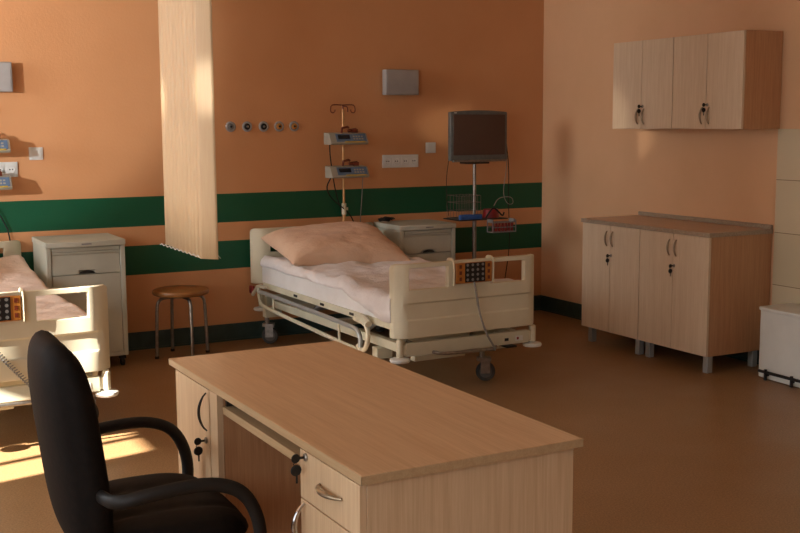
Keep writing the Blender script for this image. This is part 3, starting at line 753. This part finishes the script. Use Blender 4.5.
t = thing('monitor', 'grey box monitor with dark screen on top of the pole stand', 'monitor', (SX + .01, SY - .02, 1.217), math.radians(-2))
b_ = MB(); N_ = 10
xs = [-.235, -.225, -.2, -.1, 0, .1, .2, .225, .235]; zs = [.0, .01, .18, .345, .358]
b_.relief(xs, [.012, .05, .18, .33, .36], lambda x, z: -.03 - .012 * (1 - (x / .235) ** 2), lambda x, z: .012, xz=lambda x, z: (x, z + (.012 * (1 - (x / .235) ** 2) if z > .35 else 0)))
b_.build('casing', 'bezel', t, .006, 3)
MB().relief([-.15, 0, .15], [.04, .18, .30], lambda x, z: .012, lambda x, z: .075).build('rear_housing', 'bezel', t, .02)
MB().relief([-.214 + .428 * k / 10 for k in range(11)], [.052, .2, .342], lambda x, z: -.0345 - .012 * (1 - (x / .235) ** 2), lambda x, z: -.028).build('screen', 'screen', t, .002)
MB().box(-.22, .22, -.046, -.02, .003, .018).box(-.12, .19, -.052, -.03, .012, .018).build('button_bar', 'steel', t, .004)
MB().box(-.21, -.19, -.0395, -.036, .351, .357).build('power_light', 'white', t)

t = thing('wire_basket', 'tall open wire basket with clear pouches on the monitor stand shelf', 'basket', (SX - .105, SY - .0, .808))
b_ = MB()
for z in (.005, .06, .12, .17): b_.tube([(-.08, -.08, z), (.11, -.08, z), (.11, .08, z), (-.08, .08, z), (-.08, -.08, z)], .002, 6)
for k in range(8):
    x = -.08 + .19 * k / 7; b_.cyl((x, -.08, .005), (x, -.08, .17), .0016, 6).cyl((x, .08, .005), (x, .08, .17), .0016, 6)
b_.build('wire_frame', 'clear', t)
tag(MB().box(-1.052, -.868, SY - .118, SY - .086, .8085, .845).build('blue_tray', 'blue', None, .006), 'blue plastic box in front of the wire basket on the shelf', 'box')
tag(MB().tube([(-.742, SY - .03, .808), (-.742, SY - .03, .872)], [.062, .056], 20).build('red_tub', 'red', None, .004), 'dark red round tub on the right end of the stand shelf', 'tub')
t = thing('small_rack', 'small white rack full of red tubes hanging under the stand shelf', 'rack', (-.735, SY - .165, .712))
b_ = MB().box(-.10, .10, -.04, .04, 0, .006)
for z in (.035, .07): b_.box(-.10, .10, -.042, -.036, z, z + .006).box(-.10, .10, .036, .042, z, z + .006)
for x in (-.10, .095): b_.box(x, x + .006, -.04, -.034, 0, .09).box(x, x + .006, .034, .04, 0, .09)
b_.box(-.098, -.09, -.03, .04, .07, .096).box(.09, .098, -.03, .04, .07, .096)
b_.build('frame', 'grey', t)
for i in range(7): MB().cyl((-.082 + i * .027, -.015, .008), (-.082 + i * .027, -.015, .075), .010, 10).build('tube', 'red', t)
# leads
for pts, r_, mt, lab in (
    ([(-.61, SY, 1.40), (-.565, SY + .02, 1.33), (-.575, SY + .02, 1.15), (-.62, SY, .98), (-.60, SY - .03, .90), (-.55, SY - .04, .90), (-.56, SY - .04, .95), (-.62, SY - .05, .96), (-.70, SY - .06, .95), (-.76, SY - .1, .90)], .0028, 'cable', 'thin pale cable looping down from the monitor to the shelf'),
    ([(-.60, SY, 1.38), (-.545, SY + .03, 1.2), (-.55, SY + .03, .9), (-.53, SY + .03, .6), (-.56, SY + .06, .3), (-.62, SY + .04, .05)], .003, 'black', 'thin dark cable hanging from the monitor right of the pole'),
    ([(-1.07, SY + .02, 1.235), (-1.075, SY + .05, 1.1), (-1.07, SY + .05, .95), (-1.065, SY + .03, .83)], .0024, 'black', 'thin dark cable hanging from the monitor left of the pole')):
    tag(MB().tube(pts, r_, 6, 2).build('monitor_cable', mt), lab, 'cable', 'cables of the monitor')
tag(MB().tube([(-.83, SY - .1, .815), (-.80, SY - .11, .86), (-.77, SY - .11, .89), (-.73, SY - .11, .86), (-.69, SY - .11, .82), (-.66, SY - .08, .845)], .006, 8, 2).build('tubing', 'black'), 'black tubing lying on the stand shelf between blue box and red tub', 'tube')

# ---------------------------------------------------------------- things on the back wall
def wall_lamp(x0, lab):
    t = thing('wall_lamp', lab, 'wall lamp', (x0, 0, 1.704), 0, 'bedside wall lamps')
    MB().box(.0, .27, -.078, -.012, 0, .182).build('housing', 'lamp', t, .006)
    MB().box(.04, .23, -.012, 0, .03, .15).build('mount', 'grey', t)
    MB().box(.012, .258, -.0805, -.0785, .010, .172).build('diffuser', 'lamp', t, .001)
wall_lamp(-1.428, 'grey rectangular wall lamp over the socket row, above the infusion pole')
wall_lamp(-4.28, 'grey rectangular wall lamp at the left photo edge')
def sockets(x0, lab, z0=1.174):
    t = thing('socket_panel', lab, 'socket', (x0, 0, z0), 0, 'socket panels')
    MB().box(0, .30, -.010, 0, 0, .095).build('frame', 'white', t, .003)
    for k in range(4):
        c_ = .041 + k * .0727
        g = MB().box(c_ - .032, c_ + .032, -.0125, -.0101, .014, .081).lathe((c_, -.0125, .0475), [(.026, 0), (.026, -.003), (.021, -.003), (.020, -.0005)], 'y', 24).build('socket', 'white', t, .001)
        MB().cyl((c_ - .008, -.0132, .0475), (c_ - .008, -.0125, .0475), .0045, 10).cyl((c_ + .008, -.0132, .0475), (c_ + .008, -.0125, .0475), .0045, 10).build('contact', 'black', g)
sockets(-1.427, 'row of four white wall sockets left of the monitor')
sockets(-4.294, 'row of white wall sockets cut by the left photo edge', 1.178)
def switch(x0, z0, lab):
    t = thing('light_switch', lab, 'switch', (x0, 0, z0), 0, 'wall switches')
    MB().box(0, .085, -.009, 0, 0, .08).build('frame', 'white', t, .003)
    MB().box(.012, .073, -.014, -.0091, .011, .069).build('rocker', 'white', t, .002)
switch(-1.062, 1.276, 'white square wall switch just left of the monitor')
switch(-3.922, 1.282, 'white square wall switch above the left bedside locker')
labs = ['pale gas outlet with a small dark centre, nearest the curtain', 'gas outlet with a black centre, second from the curtain', 'gas outlet with a black centre, middle of the row of five', 'pale amber-centred gas outlet, fourth from the curtain', 'pale amber-centred gas outlet, last of the row and nearest the infusion pole']
for k, x in enumerate((-2.587, -2.468, -2.347, -2.232, -2.119)):
    t = thing('gas_outlet', labs[k], 'gas outlet', (x, 0, 1.482), 0, 'gas outlets in the wall')
    MB().lathe((0, 0, 0), [(.036, 0), (.036, -.006), (.031, -.010), (.024, -.010), (.022, -.004)], 'y', 28).build('ring', 'lamp', t)
    MB().lathe((0, 0, 0), [(.0215, -.001), (.0215, -.007), (.014, -.012)], 'y', 24).build('insert', ['grey', 'black', 'black', 'orange', 'orange'][k], t)
    MB().lathe((0, 0, 0), [(.008, -.0121), (.008, -.018), (.005, -.020)], 'y', 16).build('nozzle', ['black', 'chrome', 'steel', 'black', 'black'][k], t)

# the middle bed stands a degree askew: turn it and all that lies on it together
bpy.context.view_layer.update()
piv = Matrix.Translation((-1.980, -1.05, 0)) @ Matrix.Rotation(math.radians(1.3), 4, 'Z') @ Matrix.Translation((1.985, 1.05, 0))
piv2 = Matrix.Translation((-4.400, -2.1, 0)) @ Matrix.Rotation(math.radians(2.2), 4, 'Z') @ Matrix.Translation((4.400, 2.1, 0))
for o in list(C.objects):
    if o.parent is None and o.name in ('hospital_bed.001', 'mattress.001', 'blanket', 'pillow.001', 'hand_control.001'): o.matrix_world = piv2 @ o.matrix_world
    if o.parent is None and o.name in ('hospital_bed', 'mattress', 'bed_sheet', 'pillow', 'hand_control'): o.matrix_world = piv @ o.matrix_world

# ---------------------------------------------------------------- light
w = bpy.data.worlds.new('sky'); bpy.context.scene.world = w; w.use_nodes = True
w.node_tree.nodes['Background'].inputs[0].default_value = (.75, .85, 1, 1); w.node_tree.nodes['Background'].inputs[1].default_value = .6
for (a, b_, SILL, HEAD, blind), en in zip(WIN, (95, 0, 0, 0, 26, 80)):
    if not en: continue
    l = bpy.data.lights.new('window_daylight', 'AREA'); l.shape = 'RECTANGLE'; l.size = HEAD - SILL - .1; l.size_y = (b_ - a) - .1
    l.energy = en; l.color = (.90, .96, 1)
    o = bpy.data.objects.new('window_daylight', l); C.objects.link(o); o.location = (XL + .0, (a + b_) / 2, (SILL + HEAD) / 2)
    o.rotation_euler = (0, math.radians(-90), 0)
sun = bpy.data.lights.new('sun', 'SUN'); sun.energy = 60; sun.angle = math.radians(.6); sun.color = (1, .94, .85)
so = bpy.data.objects.new('sun', sun); C.objects.link(so)
d_ = Vector((1, .22, -.50)); so.rotation_euler = d_.to_track_quat('-Z', 'Y').to_euler(); so.location = (-9, -3, 4)

# spot lamps added by the windows: soft pools on the slat curtain, the wall round the monitor and the wall by the left bed
for tgt, ang, en in (((-3.50, -2.14, 1.68), 4.4, 500), ((-.76, 0, 1.46), 3.2, 800), ((-4.80, 0, 2.0), 35, 640)):
    l = bpy.data.lights.new('window_glint', 'SPOT'); l.energy = en; l.spot_size = math.radians(ang); l.spot_blend = .8 if ang < 20 else .3; l.shadow_soft_size = .04; l.color = (1, .9, .75) if ang < 20 else (.95, .97, 1)
    o = bpy.data.objects.new('window_glint', l); C.objects.link(o); o.location = (-7.45, -3.3, 1.9)
    o.rotation_euler = (Vector(tgt) - o.location).to_track_quat('-Z', 'Y').to_euler()

# ---------------------------------------------------------------- camera
cd = bpy.data.cameras.new('camera'); cam = bpy.data.objects.new('camera', cd); C.objects.link(cam)
f_px = 1115.58; cd.sensor_width = 36; cd.lens = f_px * 36 / 800; cd.clip_start = .05
yaw, pit, roll = .4854, .1279, -.0055
fw = Vector((math.sin(yaw) * math.cos(pit), math.cos(yaw) * math.cos(pit), -math.sin(pit)))
r0 = Vector((math.cos(yaw), -math.sin(yaw), 0)); u0 = r0.cross(fw)
R_ = r0 * math.cos(roll) + u0 * math.sin(roll); U_ = -r0 * math.sin(roll) + u0 * math.cos(roll)
cam.matrix_world = Matrix(((R_.x, U_.x, -fw.x, -5.1526), (R_.y, U_.y, -fw.y, -7.3363), (R_.z, U_.z, -fw.z, 1.5009), (0, 0, 0, 1)))
sc = bpy.context.scene; sc.camera = cam
sc.view_settings.view_transform = 'Standard'; sc.view_settings.look = 'None'; sc.view_settings.gamma = 1
sc.view_settings.use_curve_mapping = False; sc.view_settings.exposure = -0.1
